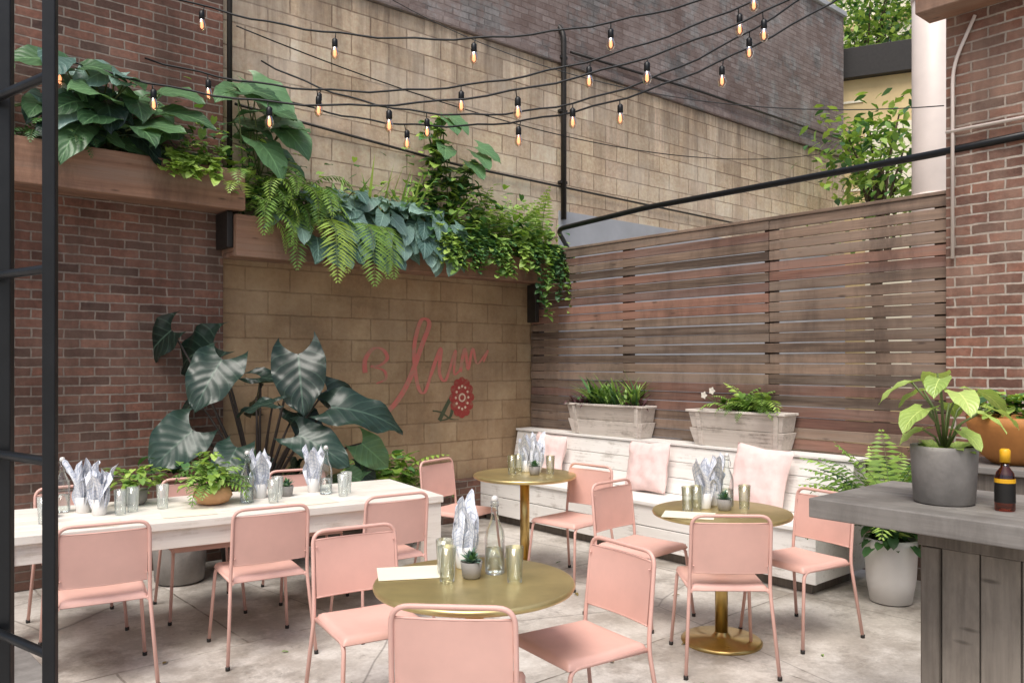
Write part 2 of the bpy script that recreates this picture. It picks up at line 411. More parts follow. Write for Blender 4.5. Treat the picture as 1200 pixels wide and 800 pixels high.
def fillet(pts, r, n=5):
    pts = [Vector(p) for p in pts]; out = [pts[0]]
    for a, b, c in zip(pts, pts[1:], pts[2:]):
        d1 = (a - b); d2 = (c - b)
        k = min(r, d1.length * .49, d2.length * .49)
        p1 = b + d1.normalized() * k; p2 = b + d2.normalized() * k
        for i in range(n + 1):
            q = i / n
            out.append(p1 * (1 - q) ** 2 + b * 2 * q * (1 - q) + p2 * q * q)
    out.append(pts[-1]); return out

# frames
C = (0.2, 8.85, 0)                 # corner where masonry wall meets the slatted fence
AW = math.atan2(.653, .757)        # masonry wall frame (x to the right along wall, y behind it)
AF = math.atan2(-.757, .653)       # fence frame (x along fence toward the viewer, y behind it)
def WP(x, y, z): return (C[0] + x * .757 - y * .653, C[1] + x * .653 + y * .757, z)
def FP(x, y, z): return (C[0] + x * .653 + y * .757, C[1] - x * .757 + y * .653, z)

# ------------------------------------------------------------------ ground
b = MB(); b.f([b.v(p) for p in ((-150, -150, 0), (150, -150, 0), (150, 150, 0), (-150, 150, 0))], M['floor'])
b.build('ground', (0, 0, 0), AW)

# ------------------------------------------------------------------ walls
b = MB(); b.box(-3.4, 7.0, 0, .35, 0, 4.95, M['block'])
b.build('block_wall', C, AW, .01)
b = MB(); b.box(-8.5, -3.402, -.05, .35, 0, 7.6, M['brick_l'])
b.build('brick_wall', C, AW, .006)
b = MB(); b.box(-3.4, 7.0, .015, .33, 5.04, 7.3, M['brick_u']); b.box(-3.4, 7.03, -.03, .36, 7.303, 7.38, M['grey'])
b.box(-3.4, 7.02, -.035, .345, 4.953, 5.037, M['brick_u'])
b.build('upper_brick_wall', C, AW, .006)
b = MB(); b.box(.42, 6.98, -.02, -.002, .6, 3.30, M['grey'])
b.build('grey_parging_band', C, AW)
b = MB(); b.box(-3.35, -.02, -.09, -.003, 0, .42, M['brick_l'])
b.build('brick_plinth', C, AW, .008)

# timber planters hung on the wall
def trough(b, x0, x1, z0, z1, y0=-.36):
    xm = x0 + (x1 - x0) * .55
    b.box(x0, xm - .003, y0, y0 + .06, z0, z1, M['beam'], .45); b.box(xm + .003, x1, y0 + .004, y0 + .06, z0 - .005, z1 - .006, M['beam'], .6)
    b.box(x0, x1, -.07, -.055, z0 + .02, z1 - .02, M['beam'])
    b.box(x0, x1, y0 + .062, -.072, z0 + .003, z0 + .04, M['beam'])
    b.box(x0 + .004, x0 + .05, y0 + .062, -.072, z0 + .042, z1 - .01, M['beam'])
    b.box(x1 - .05, x1 - .004, y0 + .062, -.072, z0 + .042, z1 - .01, M['beam'])
    b.box(x0 + .052, x1 - .052, y0 + .063, -.073, z0 + .042, z1 - .05, M['soil'])
b = MB(); trough(b, -3.42, -.01, 2.43, 2.76)
b.box(-.14, -.09, -.24, -.1, 2.02, 2.42, M['dark'])
b.build('timber_wall_planter', C, AW, .008)
b = MB(); trough(b, -8.0, -3.36, 2.79, 3.10, -.40)
b.box(-3.47, -3.42, -.30, -.06, 2.50, 2.785, M['dark'])
b.build('timber_wall_planter', C, AW, .008)

def pipe_obj(name, pts, r, m, seg=10):
    b = MB(); b.tube(fillet(pts, .12), r, m, seg); return b.build(name)
pipe_obj('downpipe', [WP(.46, -.05, 3.2), WP(.46, -.05, 5.3), WP(.46, .1, 5.45)], .032, M['dark'])
pipe_obj('downpipe', [WP(-3.36, -.07, 3.1), WP(-3.36, -.07, 7.5)], .022, M['dark'])
pipe_obj('wall_conduit', [WP(-3.3, -.03, 3.72), WP(-1, -.03, 3.58), WP(7, -.03, 3.5)], .012, M['dark'], 6)
pipe_obj('wall_conduit', [WP(.6, -.02, 5.12), WP(3, -.02, 5.2), WP(7, -.02, 5.25)], .016, M['dark'], 6)
b = MB()
for z in (3.6, 4.4, 5.0): b.box(.41, .51, -.06, -.003, z, z + .03, M['dark'])
b.build('pipe_bracket', C, AW)

# mural
b = MB()
def ribbon(pts, w, m):
    pp = []
    P = [Vector((p[0], 0, p[1])) for p in pts]
    for i in range(len(P) - 1):
        p0 = P[max(i - 1, 0)]; p1 = P[i]; p2 = P[i + 1]; p3 = P[min(i + 2, len(P) - 1)]
        for k in range(6):
            t = k / 6
            pp.append(.5 * ((2 * p1) + (-p0 + p2) * t + (2 * p0 - 5 * p1 + 4 * p2 - p3) * t * t + (-p0 + 3 * p1 - 3 * p2 + p3) * t ** 3))
    pp.append(P[-1])
    prev = None
    for i, p in enumerate(pp):
        d = (pp[min(i + 1, len(pp) - 1)] - pp[max(i - 1, 0)]).normalized()
        n = Vector((-d.z, 0, d.x)); ww = w * (.35 + .7 * abs(d.z)) * (1 - .5 * (i / len(pp)))
        a = b.v(p + n * ww / 2 + Vector((0, -.004 - .00002 * i, 0))); c = b.v(p - n * ww / 2 + Vector((0, -.004 - .00002 * i, 0)))
        if prev: b.f([prev[0], a, c, prev[1]], m)
        prev = (a, c)
ribbon([(-2.06, 1.50), (-2.06, 1.62), (-1.98, 1.72), (-1.88, 1.72), (-1.82, 1.64), (-1.90, 1.57), (-2.0, 1.56), (-1.86, 1.52), (-1.84, 1.44), (-1.94, 1.40)], .05, M['coral'])
ribbon([(-1.84, 1.12), (-1.72, 1.22), (-1.58, 1.42), (-1.42, 1.78), (-1.34, 1.98), (-1.44, 2.0), (-1.52, 1.72), (-1.48, 1.38), (-1.40, 1.30), (-1.32, 1.48)], .065, M['coral'])
ribbon([(-1.32, 1.48), (-1.20, 1.74), (-1.22, 1.50), (-1.14, 1.42), (-1.02, 1.72), (-1.04, 1.48), (-.96, 1.52)], .045, M['coral'])
ribbon([(-.96, 1.5), (-.90, 1.74), (-.86, 1.52), (-.80, 1.74), (-.74, 1.58), (-.60, 1.72), (-.66, 1.60)], .04, M['coral'])
def disc(cx, cz, r, m, y, seg=20, sx=1):
    i = [b.v((cx + r * sx * math.cos(2 * math.pi * k / seg), y, cz + r * math.sin(2 * math.pi * k / seg))) for k in range(seg)]
    b.f(i, m)
fx, fz = -.94, 1.24
for k in range(12):
    a = 2 * math.pi * k / 12
    disc(fx + .115 * math.cos(a), fz + .165 * math.sin(a), .045, M['red'], -.0045 - .0002 * k, 10)
disc(fx, fz, .15, M['red'], -.008, 20, .85)
for k in range(12):
    a = 2 * math.pi * k / 12
    disc(fx + .08 * math.cos(a), fz + .115 * math.sin(a), .014, M['mwhite'], -.0095, 8)
disc(fx, fz, .045, M['mwhite'], -.0095); disc(fx, fz, .028, M['red'], -.011)
ribbon([(-1.22, 1.02), (-1.12, 1.18), (-1.05, 1.26), (-1.08, 1.06), (-1.2, 1.02)], .05, M['mgreen'])
ribbon([(-1.3, 1.12), (-1.2, 1.10), (-1.08, 1.03), (-.98, 1.02)], .03, M['mgreen'])
b.build('wall_mural', C, AW)

# ------------------------------------------------------------------ fence
b = MB()
z = .06; row = 0
while z < 2.74:
    h = .080 if z < 1.55 else .074
    gap = .005 if z < 1.55 else (.007 if row % 3 else .014)
    joints = [0.02, 2.92, 4.3] if (row % 2 == 0 or z > 1.7) else [0.02, 1.35, 4.3]
    for x0, x1 in zip(joints, joints[1:]):
        m = M['slat_red'] if (1.95 < z < 2.4 and R() < .6) or R() < .12 else M['slat']
        off = U(-.005, .005); sg = U(-.004, .004)
        b.hexa([(x0 + .003, -.012 + off, z), (x1 - .003, -.012 + off, z + sg), (x1 - .003, .012 + off, z + sg), (x0 + .003, .012 + off, z),
                (x0 + .003, -.012 + off, z + h), (x1 - .003, -.012 + off, z + h + sg), (x1 - .003, .012 + off, z + h + sg), (x0 + .003, .012 + off, z + h)], m)
    z += h + gap; row += 1
b.box(0.0, 4.3, -.02, .03, 2.758, 2.782, M['slat'], .6)
for x in (.06, 1.35, 2.9, 4.24):
    b.box(x - .045, x + .045, .03, .11, 0, 2.74, M['fpost'])
b.build('slatted_wood_fence', C, AF, .003)
pipe_obj('overhead_steel_pipe', [WP(.55, -.05, 2.85), FP(.3, .12, 3.02), FP(1.6, .05, 3.06), FP(4.2, -.04, 3.04), FP(5.4, -.12, 3.05)], .026, M['black'])

# brick pier at the end of the fence
b = MB(); b.box(4.305, 8.0, -.06, .5, 0, 5.6, M['brick_r'])
b.build('brick_pier', C, AF, .006)
b = MB(); b.box(4.2, 8.0, -.30, -.063, 3.94, 4.2, M['beam'], .7)
b.build('timber_lintel_beam', C, AF, .008)
pipe_obj('wall_conduit', [FP(4.36, -.085, 2.3), FP(4.36, -.085, 3.6), FP(4.5, -.085, 3.9)], .012, M['pipe'], 8)
pipe_obj('wall_conduit', [FP(4.32, -.09, 3.16), FP(6.5, -.09, 3.14)], .012, M['pipe'], 8)

# ------------------------------------------------------------------ bench
b = MB(); W_ = M['white']
b.box(.1, 3.68, -.70, -.1, 0.0, .075, M['cbody'])
for i, (z0, z1) in enumerate(((.08, .255), (.262, .43))):
    b.box(.05, 3.74, -.765, -.735, z0, z1, W_)
for i in range(3):
    y0 = -.785 + i * .165
    b.box(.03, 3.75, y0, y0 + .160, .432, .462, W_)
for i in range(3):
    z0 = .465 + i * .135; z1 = z0 + .131
    ya = -.30 + (z0 - .465) * .2; yb = -.30 + (z1 - .465) * .2
    b.hexa([(.04, ya, z0), (3.74, ya, z0), (3.74, ya + .025, z0), (.04, ya + .025, z0), (.04, yb, z1), (3.74, yb, z1), (3.74, yb + .025, z1), (.04, yb + .025, z1)], W_)
b.box(.03, 3.76, -.235, -.02, .872, .895, W_)
b.hexa([(3.70, -.73, .08), (3.735, -.73, .08), (3.735, -.03, .08), (3.70, -.03, .08), (3.70, -.73, .43), (3.735, -.73, .43), (3.735, -.03, .43), (3.70, -.03, .43)], W_)
b.hexa([(3.70, -.27, .465), (3.735, -.27, .465), (3.735, -.03, .465), (3.70, -.03, .465), (3.70, -.19, .87), (3.735, -.19, .87), (3.735, -.03, .87), (3.70, -.03, .87)], W_)
b.build('white_wooden_bench', C, AF, .004)

def pillow(x, sc=1, tilt=.25, roll=0):
    b = MB(); s = .215 * sc
    for side in (-1, 1):
        def fn(a, c, side=side):
            u = a * 2 - 1; v = c * 2 - 1
            u = math.copysign(abs(u) ** .8, u); v = math.copysign(abs(v) ** .8, v)
            th = .075 * max(0, (1 - u ** 4) * (1 - v ** 4)) ** .5
            pin = 1 - .08 * (1 - abs(u * v))
            wr = .02 * mnoise.noise(Vector((u * 3 + x, v * 3, side)))
            return (u * s * pin, side * (th + wr * (th > 0)), v * s * pin)
        b.grid(fn, 18, 18, M['pillow'])
    o = b.build('throw_pillow', FP(x, -.375, .462 + s * .97), AF)
    o.rotation_euler = (tilt * -1, roll, AF)
    return o
pillow(.68, 1.0, .22, .05); pillow(1.95, 1.05, .25, -.06); pillow(3.06, 1.15, .25, .08)

def box_planter(x0, x1):
    b = MB(); h = .30; yb, yf = -.03, -.23; e = .05
    cx = (x0 + x1) / 2; hw = (x1 - x0) / 2
    def hx(xa, xb, ya, yb_, za, zb, grow=0):
        b.hexa([(xa + grow, ya + .02, za), (xb - grow, ya + .02, za), (xb - grow, yb_, za), (xa + grow, yb_, za), (xa, ya, zb), (xb, ya, zb), (xb, yb_, zb), (xa, yb_, zb)], M['boxwood'])
    hx(-hw, hw, yf + .012, yb, 0, h * .48, e * .5 + .02)
    hx(-hw + .0, hw - .0, yf + .002, yb, h * .49, h - .022, e * .5)
    b.box(-hw - .02, hw + .02, yf - .016, yf + .02, h - .02, h, M['boxwood'])
    b.box(-hw - .02, hw + .02, yb - .03, yb, h - .02, h, M['boxwood'])
    for sx in (-1, 1): b.box(min(sx * (hw + .02), sx * (hw - .02)), max(sx * (hw + .02), sx * (hw - .02)), yf + .021, yb - .031, h - .02, h, M['boxwood'])
    b.box(-hw + .022, hw - .022, yf + .022, yb - .032, h - .021, h - .012, M['soil'])
    for sx in (-1, 1):
        xo = sx * (hw - .10)
        b.hexa([(xo, yf + .012, 0.002), (xo + .04, yf + .012, .002), (xo + .04, yf + .03, .002), (xo, yf + .03, .002),
                (xo + sx * .02, yf - .012, h - .022), (xo + sx * .02 + .04, yf - .012, h - .022), (xo + sx * .02 + .04, yf + .02, h - .022), (xo + sx * .02, yf + .02, h - .022)], M['boxwood'])
    b.build('wooden_trough_planter', FP(cx, 0, .897), AF, .004)
box_planter(.80, 1.76); box_planter(2.28, 3.18)
def blade(b, P, az, el, L, W, m, droop, t=None):
    d = Vector((math.cos(az) * math.cos(el), math.sin(az) * math.cos(el), math.sin(el)))
    n = Vector((-math.cos(az) * math.sin(el), -math.sin(az) * math.sin(el), math.cos(el)))
    b.leaf(P, d, n, L, W, m, False, droop, .25, 6, 2, t, .0)
b = MB()
for i in range(120):
    blade(b, (U(-.25, .35), U(-.15, -.09), .28), U(0, 6.28), U(.8, 1.5), U(.2, .40), U(.02, .04), random.choice([M['lf_fern'], M['lf_deep'], M['lf_fern']]), U(.2, 1.2))
for i in range(70):
    blade(b, (U(-.46, -.22), U(-.18, -.08), .28), U(0, 6.28), U(.2, 1.3), U(.1, .2), U(.02, .035), random.choice([M['lf_purple'], M['lf_deep'], M['lf_purple']]), U(.4, 1.6))
for i in range(30):
    blade(b, (U(.2, .46), U(-.18, -.08), .28), U(0, 6.28), U(.3, 1.2), U(.1, .2), U(.015, .03), M['lf_purple'], U(.4, 1.6))
b.build('aloe_plant', FP(1.28, 0, .897), AF)
b = MB()
for i in range(40):
    b.frond((U(-.05, .22), U(-.16, -.08), .28), U(0, 6.28), U(.6, 1.4), U(.22, .40), U(.8, 2), random.choice([M['lf_fern'], M['lf_bright']]), 14, .24)
for i in range(60):
    b.sleaf((U(-.2, .25), U(-.2, -.08), U(.28, .42)), (U(-1, 1), U(-1, 1), U(-.3, .8)), (0, 0, 1), U(.05, .09), M['lf_fern'])
for dx, dz in ((-.34, .42), (-.26, .46)):
    b.tube([(-.22, -.12, .28), (-.25, -.13, .36), (dx, -.16, dz)], .003, M['stem'], 5)
    for k in range(5):
        a = k * 1.257
        b.leaf((dx, -.17, dz), (math.cos(a), -.3, math.sin(a)), (0, -1, 0), .035, .03, M['flower'], False, .5, .1, 4, 2)
b.build('fern_plant', FP(2.74, 0, .897), AF)

# ------------------------------------------------------------------ chairs
def chair_mesh():
    b = MB(); P = M['pink']; r = .0095
    prof = fillet([(-.235, -.275, .004), (-.205, -.205, .44), (-.20, -.245, .82), (.20, -.245, .82), (.205, -.205, .44), (.235, -.275, .004)], .06, 6)
    b.tube(prof, r, P, 8)
    for sx in (-1, 1):
        b.tube(fillet([(sx * .197, -.215, .43), (sx * .197, .19, .432), (sx * .225, .235, .004)], .045, 5), r, P, 8)
        for y, x in ((-.275, .235), (.235, .225)):
            b.lathe([(.012, 0), (.012, .02)], M['dark'], (sx * x, y, .0), 8)
        for zz in (.56, .75):
            b.lathe([(.004, 0), (.005, .003), (.003, .005)], P, (sx * .188, -.225, zz), 8)
    b.tube([(-.197, .165, .425), (.197, .165, .425)], .007, P, 6)
    b.tube([(-.197, -.16, .425), (.197, -.16, .425)], .007, P, 6)
    def seat(a, c):
        u = math.sin((a - .5) * math.pi); v = math.sin((c - .5) * math.pi)
        m = max(abs(u), abs(v))
        z = .462 - .012 * (1 - u * u) * (1 - v * v) - .032 * m ** 26
        return (u * (.205 - .01 * (v < 0) * abs(v)), .0 + v * .205, z)
    b.grid(seat, 20, 20, P)
    def seat2(a, c):
        x, y, z = seat(1 - a, c); return (x * .985, y * .985, z - .004)
    b.grid(seat2, 20, 20, P)
    def yb(z): return -.205 - (z - .44) / .38 * .04
    zt, zb_ = .782, .525
    for off, fl in ((0, 0), (-.006, 1)):
        def back(a, c, off=off, fl=fl):
            u = (a * 2 - 1) * (1 if not fl else -1); z = zb_ + c * (zt - zb_)
            return (u * .192, yb(z) - .016 * (1 - u * u) + off + .006, z)
        b.grid(back, 12, 6, P)
    for z in (zb_, zt):
        b.tube([(u * .192, yb(z) - .016 * (1 - u * u) + .003, z) for u in (-1, -.8, -.4, 0, .4, .8, 1)], .0045, P, 6)
    o = b.build('pink_metal_chair')
    me = o.data
    bpy.data.objects.remove(o)
    return me
CH = chair_mesh()
def chair(x, y, fx, fy):
    place('pink_metal_chair', CH, (x, y, 0), math.atan2(fy, fx) - math.pi / 2)
chair(-.17, 2.83, .08, 1)
chair(-.62, 3.62, .5, -.86)
chair(.27, 3.35, -.82, -.55)
chair(1.12, 4.36, .03, 1)
chair(1.68, 4.77, -.82, -.5)
chair(.82, 5.12, .7, -.7)
chair(.43, 5.97, -.68, -.72)
chair(-.40, 6.33, .82, -.55)
TA = (-.436, 5.18); tx = Vector((.85, .53)).normalized(); ty = Vector((-tx.y, tx.x)); AT = math.atan2(tx.y, tx.x)
def TP(x, y, z): return (TA[0] + tx.x * x + ty.x * y, TA[1] + tx.y * x + ty.y * y, z)
for x, y, w in ((-1.96, -.03, .04), (-1.16, .0, 0), (-.43, .02, -.06)):
    p = TP(x, y, 0); chair(p[0], p[1], ty.x + w, ty.y)
for x, y, w in ((-2.0, .92, .1), (-1.3, .9, 0), (-.6, .93, -.06)):
    p = TP(x, y, 0); chair(p[0], p[1], -ty.x + w, -ty.y)

# ------------------------------------------------------------------ tables
def round_table(x, y, a=0):
    b = MB()
    b.lathe([(.0, .722), (.375, .722), (.388, .728), (.392, .738), (.388, .748), (.380, .75), (.0, .75)], M['brasstop'], seg=64, close=False)
    b.lathe([(.11, .70), (.11, .721)], M['brass'], seg=24)
    b.lathe([(.036, .03), (.036, .70)], M['brass'], seg=24)
    b.lathe([(.0, .0), (.225, .0), (.228, .012), (.215, .022), (.06, .03), (.045, .045), (.036, .06)], M['brass'], seg=48, close=False)
    b.build('round_brass_table', (x, y, 0), a)
round_table(-.146, 3.16); round_table(1.2, 4.65, 1); round_table(.097, 6.17, 2)
b = MB()
for i in range(6):
    b.box(-2.45, 0, i * .1435, i * .1435 + .140, .705, .75, M['wtable'])
b.box(-2.40, -.05, .03, .06, .60, .702, M['wtable']); b.box(-2.40, -.05, .80, .83, .60, .702, M['wtable'])
b.box(-.08, -.05, .062, .798, .60, .702, M['wtable']); b.box(-2.40, -2.37, .062, .798, .60, .702, M['wtable'])
for x in (-2.44, -.11):
    for y in (.015, .745):
        b.box(x, x + .10, y, y + .10, 0, .703, M['wtable'])
b.build('long_wooden_table', (TA[0], TA[1], 0), AT, .004)

# ------------------------------------------------------------------ tableware
def tumbler_mesh():
    b = MB(); b.lathe([(.026, 0), (.028, .004), (.036, .14), (.0345, .14), (.027, .016), (.001, .014)], M['glass'], seg=20, close=False)
    o = b.build('t'); me = o.data; bpy.data.objects.remove(o); return me
def bottle_mesh():
    b = MB(); b.lathe([(.001, 0), (.036, 0), (.040, .006), (.041, .14), (.038, .17), (.022, .205), (.0145, .225), (.0135, .275), (.017, .278), (.017, .288), (.0125, .29)], M['glass'], seg=24, close=False)
    b.lathe([(.0372, .008), (.0378, .10), (.001, .101)], M['glass'], seg=20, close=False)
    b.lathe([(.012, .289), (.015, .294), (.012, .308), (.004, .312)], M['wpot'], seg=14)
    b.tube([(.018, 0, .27), (.024, 0, .25), (.022, 0, .235)], .0015, M['dark'], 4)
    b.tube([(.0175 * math.cos(a), .0175 * math.sin(a), .272) for a in [k * .524 for k in range(13)]], .0012, M['dark'], 4)
    o = b.build('t'); me = o.data; bpy.data.objects.remove(o); return me
def napkin_mesh(seed):
    random.seed(seed); b = MB()
    b.lathe([(.034, 0), (.036, .004), (.042, .09), (.040, .09), (.034, .01), (.001, .01)], M['wpot'], seg=20)
    for k in range(9):
        az = k * .72 + U(-.3, .3); lean = U(.02, .3); H = U(.18, .31); ph = R() * 6; w0 = U(.8, 1.25); tw = U(-.8, .8)
        def fn(a, c):
            u = a * 2 - 1
            w = (.016 + .032 * math.sin(math.pi * min(1, c * .80 + .05))) * w0
            h = c * H * (1 - .28 * abs(u) ** 1.3 * c) + .012 * u * c * tw
            rr = .010 + lean * h * c + .012 * math.sin(u * 5 + ph + c * 2) * (.3 + c)
            az2 = az + tw * c * .6
            x = rr; y = u * w
            return (math.cos(az2) * x - math.sin(az2) * y, math.sin(az2) * x + math.cos(az2) * y, .015 + h)
        b.grid(fn, 10, 8, M['napkin'])
    o = b.build('t'); me = o.data; bpy.data.objects.remove(o); random.seed(seed + 1); return me
def succ_mesh(seed):
    random.seed(seed); b = MB()
    b.lathe([(.030, 0), (.036, .005), (.044, .065), (.040, .065), (.038, .055), (.001, .054)], M['concrete'], seg=20)
    for k in range(34):
        el = 1.5 - k * .035; a = k * 2.4
        blade(b, (0, 0, .055), a, max(.3, el), U(.045, .07), .02, random.choice([M['lf_deep'], M['lf_blue']]), .3)
    o = b.build('t'); me = o.data; bpy.data.objects.remove(o); random.seed(seed + 1); return me
TU, BO = tumbler_mesh(), bottle_mesh()
NA = [napkin_mesh(3), napkin_mesh(11), napkin_mesh(23)]; SU = succ_mesh(5)
random.seed(21)
def put(kind, x, y, z=.7505, sc=1):
    nm, me = {'g': ('drinking_glass', TU), 'b': ('glass_bottle', BO), 'n': ('napkin_bundle', random.choice(NA)), 's': ('succulent_pot', SU)}[kind]
    place(nm, me, (x, y, z), R() * 6.28, 0, sc)
def paper(x, y, a, z=.752):
    b = MB(); b.box(-.14, .14, -.10, .10, 0, .0015, M['paper']); b.build('paper_menu', (x, y, z), a)
for k, x, y in (('g', -.25, 3.13), ('s', -.16, 3.20), ('b', -.07, 3.27), ('g', .01, 3.12), ('n', -.195, 3.36), ('g', -.27, 3.25)): put(k, x, y)
paper(-.40, 3.27, .2)
for k, x, y in (('n', 1.12, 4.72), ('n', 1.20, 4.82), ('b', 1.27, 4.80), ('g', 1.00, 4.62), ('g', 1.34, 4.68), ('s', 1.22, 4.66), ('g', 1.06, 4.66)): put(k, x, y)
paper(.98, 4.50, -.3)
for k, x, y in (('n', .19, 6.25), ('n', .11, 6.3), ('g', 0.0, 6.15), ('g', .29, 6.15), ('s', .17, 6.12), ('g', .05, 6.25)): put(k, x, y)
for k, x, y in (('b', -2.10, .62), ('s', -2.17, .48), ('n', -2.0, .55), ('n', -1.93, .42), ('g', -1.83, .36), ('g', -1.76, .42), ('g', -1.60, .44),
                ('b', -1.13, .40), ('n', -1.02, .52), ('g', -.94, .42), ('g', -1.09, .5), ('b', -.62, .45), ('n', -.66, .58), ('g', -.50, .40), ('g', -.56, .3), ('g', -2.2, .3), ('g', -1.0, .3), ('s', -.86, .5)):
    p = TP(x, y, 0); put(k, p[0], p[1])
for x, y, a in ((-1.5, .2, .5), (-.8, .2, .6), (-2.0, .15, .4)):
    p = TP(x, y, 0); paper(p[0], p[1], a)
b = MB(); b.lathe([(.05, 0), (.09, .015), (.115, .055), (.10, .095), (.07, .11), (.06, .10), (.001, .095)], M['gourd'], seg=32, ribs=.04)
for i in range(18): b.frond((U(-.03, .03), U(-.03, .03), .09), U(0, 6.28), U(.6, 1.5), U(.18, .34), U(.8, 2.2), M['lf_fern'], 12, .25)
for i in range(130):
    a = U(0, 6.28); e = U(-.2, 1.4); r = U(.05, .2)
    b.sleaf((r * math.cos(a) * math.cos(e), r * math.sin(a) * math.cos(e), .12 + r * math.sin(e)), (math.cos(a), math.sin(a), U(-.6, .6)), (0, 0, 1), U(.035, .06), random.choice([M['lf_bright'], M['lf_fern']]))
p = TP(-1.32, .45, .7505); b.build('centrepiece_plant', p)
b = MB(); b.lathe([(.05, 0), (.07, .02), (.075, .09), (.07, .09), (.001, .08)], M['concrete'], seg=24)
for i in range(90):
    a = U(0, 6.28); r = U(.02, .15)
    b.sleaf((r * math.cos(a), r * math.sin(a), .10 + U(0, .12)), (math.cos(a), math.sin(a), U(-.4, .7)), (0, 0, 1), U(.04, .07), random.choice([M['lf_fern'], M['lf_bright']]))
p = TP(-1.72, .68, .7505); b.build('potted_herb', p)

# ------------------------------------------------------------------ counter
KO = (1.157, 3.17, 0)
def KP(x, y, z): return (KO[0] + x * .653 + y * .757, KO[1] - x * .757 + y * .653, z)
b = MB()
for i in range(4):
    b.box(U(0, .003), 1.9, i * .18, i * .18 + .1785, .995, 1.07, M['cwood'])
b.box(.30, 1.9, .27, .70, .90, .992, M['cbody'], .2)
b.box(.32, 1.9, .31, .68, 0, .90, M['cbody'], .1)
x = .31; k = 0
while x < 1.85:
    w = .07 if k % 4 == 0 else .135
    yo = .28 if k % 4 == 0 else .295
    b.box(x, x + w - .005, yo, .309, .0, .895, M['cbody']); x += w; k += 1
y = .31
while y < .62:
    b.box(.295, .318, y, y + .13, 0, .895, M['cbody']); y += .135
b.build('wooden_bar_counter', KO, AF, .004)
b = MB(); b.lathe([(.095, 0), (.105, .006), (.116, .20), (.116, .215), (.104, .215), (.100, .18), (.001, .18)], M['concrete'], seg=40)
b.lathe([(.0, .186), (.101, .184)], M['soil'], seg=24, close=False)
specs = [(2.9, .18, .34, .15), (3.6, .18, .22, .15), (.2, .23, .30, .16), (5.6, .18, .20, .12), (1.3, .17, .38, .14), (4.6, .20, .30, .14), (2.3, .12, .30, .12), (.8, .10, .24, .11), (6.0, .24, .22, .13), (4.0, .10, .36, .12), (3.1, .13, .12, .11), (5.0, .12, .12, .12), (2.0, .1, .2, .1)]
for az, rr, h, L in specs:
    tip = Vector((math.cos(az) * rr * .62, math.sin(az) * rr * .62, .18 + h * .8))
    b.tube([(0, 0, .18), (tip.x * .4, tip.y * .4, .18 + h * .55), tip], .004, M['stem'], 6)
    b.leaf(tip, (math.cos(az), math.sin(az), -.25), (0, 0, 1), L, L * .8, M['lf_pothos'], True, .8, .12, 8, 6, U(.3, 1))
for i in range(14):
    a = U(0, 6.28); b.leaf((.05 * math.cos(a), .05 * math.sin(a), .2), (math.cos(a), math.sin(a), U(.2, .9)), (0, 0, 1), U(.07, .11), .06, M['lf_pothos'], True, 1, .1, 5, 4)
b.build('pothos_plant', KP(.39, .29, 1.0705))
b = MB(); b.lathe([(.03, 0), (.033, .005), (.033, .11), (.028, .135), (.014, .155), (.013, .175)], M['amber'], seg=24)
b.lathe([(.0335, .03), (.0335, .10)], M['label'], seg=24, close=False)
b.lathe([(.017, .172), (.0175, .215), (.012, .22)], M['yellow'], seg=18)
b.lathe([(.0338, .10), (.0338, .115), ], M['yellow'], seg=24, close=False)
b.build('sauce_bottle', KP(.60, .28, 1.0705))
b = MB(); b.lathe([(.03, 0), (.033, .005), (.033, .11), (.028, .135), (.014, .155), (.013, .175), (.001, .176)], M['label'], seg=24)
b.build('pepper_bottle', KP(.74, .36, 1.0705))
b = MB(); b.box(-.22, .22, -.22, .22, 0, 1.02, M['cbody']); b.box(-.25, .25, -.25, .25, 1.022, 1.06, M['cwood'])
b.build('planter_pedestal', (2.66, 4.3, 0), AF, .006)
b = MB(); b.lathe([(.10, 0), (.17, .06), (.22, .20), (.225, .25), (.20, .25), (.18, .2), (.001, .2)], M['terra'], seg=40)
for i in range(140):
    a = U(0, 6.28); r = U(.0, .22)
    b.sleaf((r * math.cos(a), r * math.sin(a), .25 + U(0, .12)), (math.cos(a), math.sin(a), U(-.4, .7)), (0, 0, 1), U(.05, .09), random.choice([M['lf_fern'], M['lf_deep'], M['lf_bright']]))
b.build('terracotta_planter', (2.66, 4.3, 1.0615))

b = MB(); b.lathe([(.10, 0), (.13, .01), (.155, .16), (.165, .38), (.168, .43), (.152, .43), (.145, .38), (.001, .37)], M['wpot'], seg=40)
for i in range(100):
    b.frond((U(-.06, .06), U(-.06, .06), .38), U(0, 6.28), U(1.0, 1.55), U(.5, .85), U(.5, 1.5), random.choice([M['lf_fern'], M['lf_fern'], M['lf_deep'], M['lf_bright']]), 22, .18)
for i in range(100):
    a = U(0, 6.28); r = U(.03, .2)
    b.sleaf((r * math.cos(a), r * math.sin(a), .42 + U(-.05, .12)), (math.cos(a), math.sin(a), U(-.9, .3)), (0, 0, 1), U(.05, .09), M['lf_deep'])
b.build('potted_fern', (2.53, 5.42, 0))

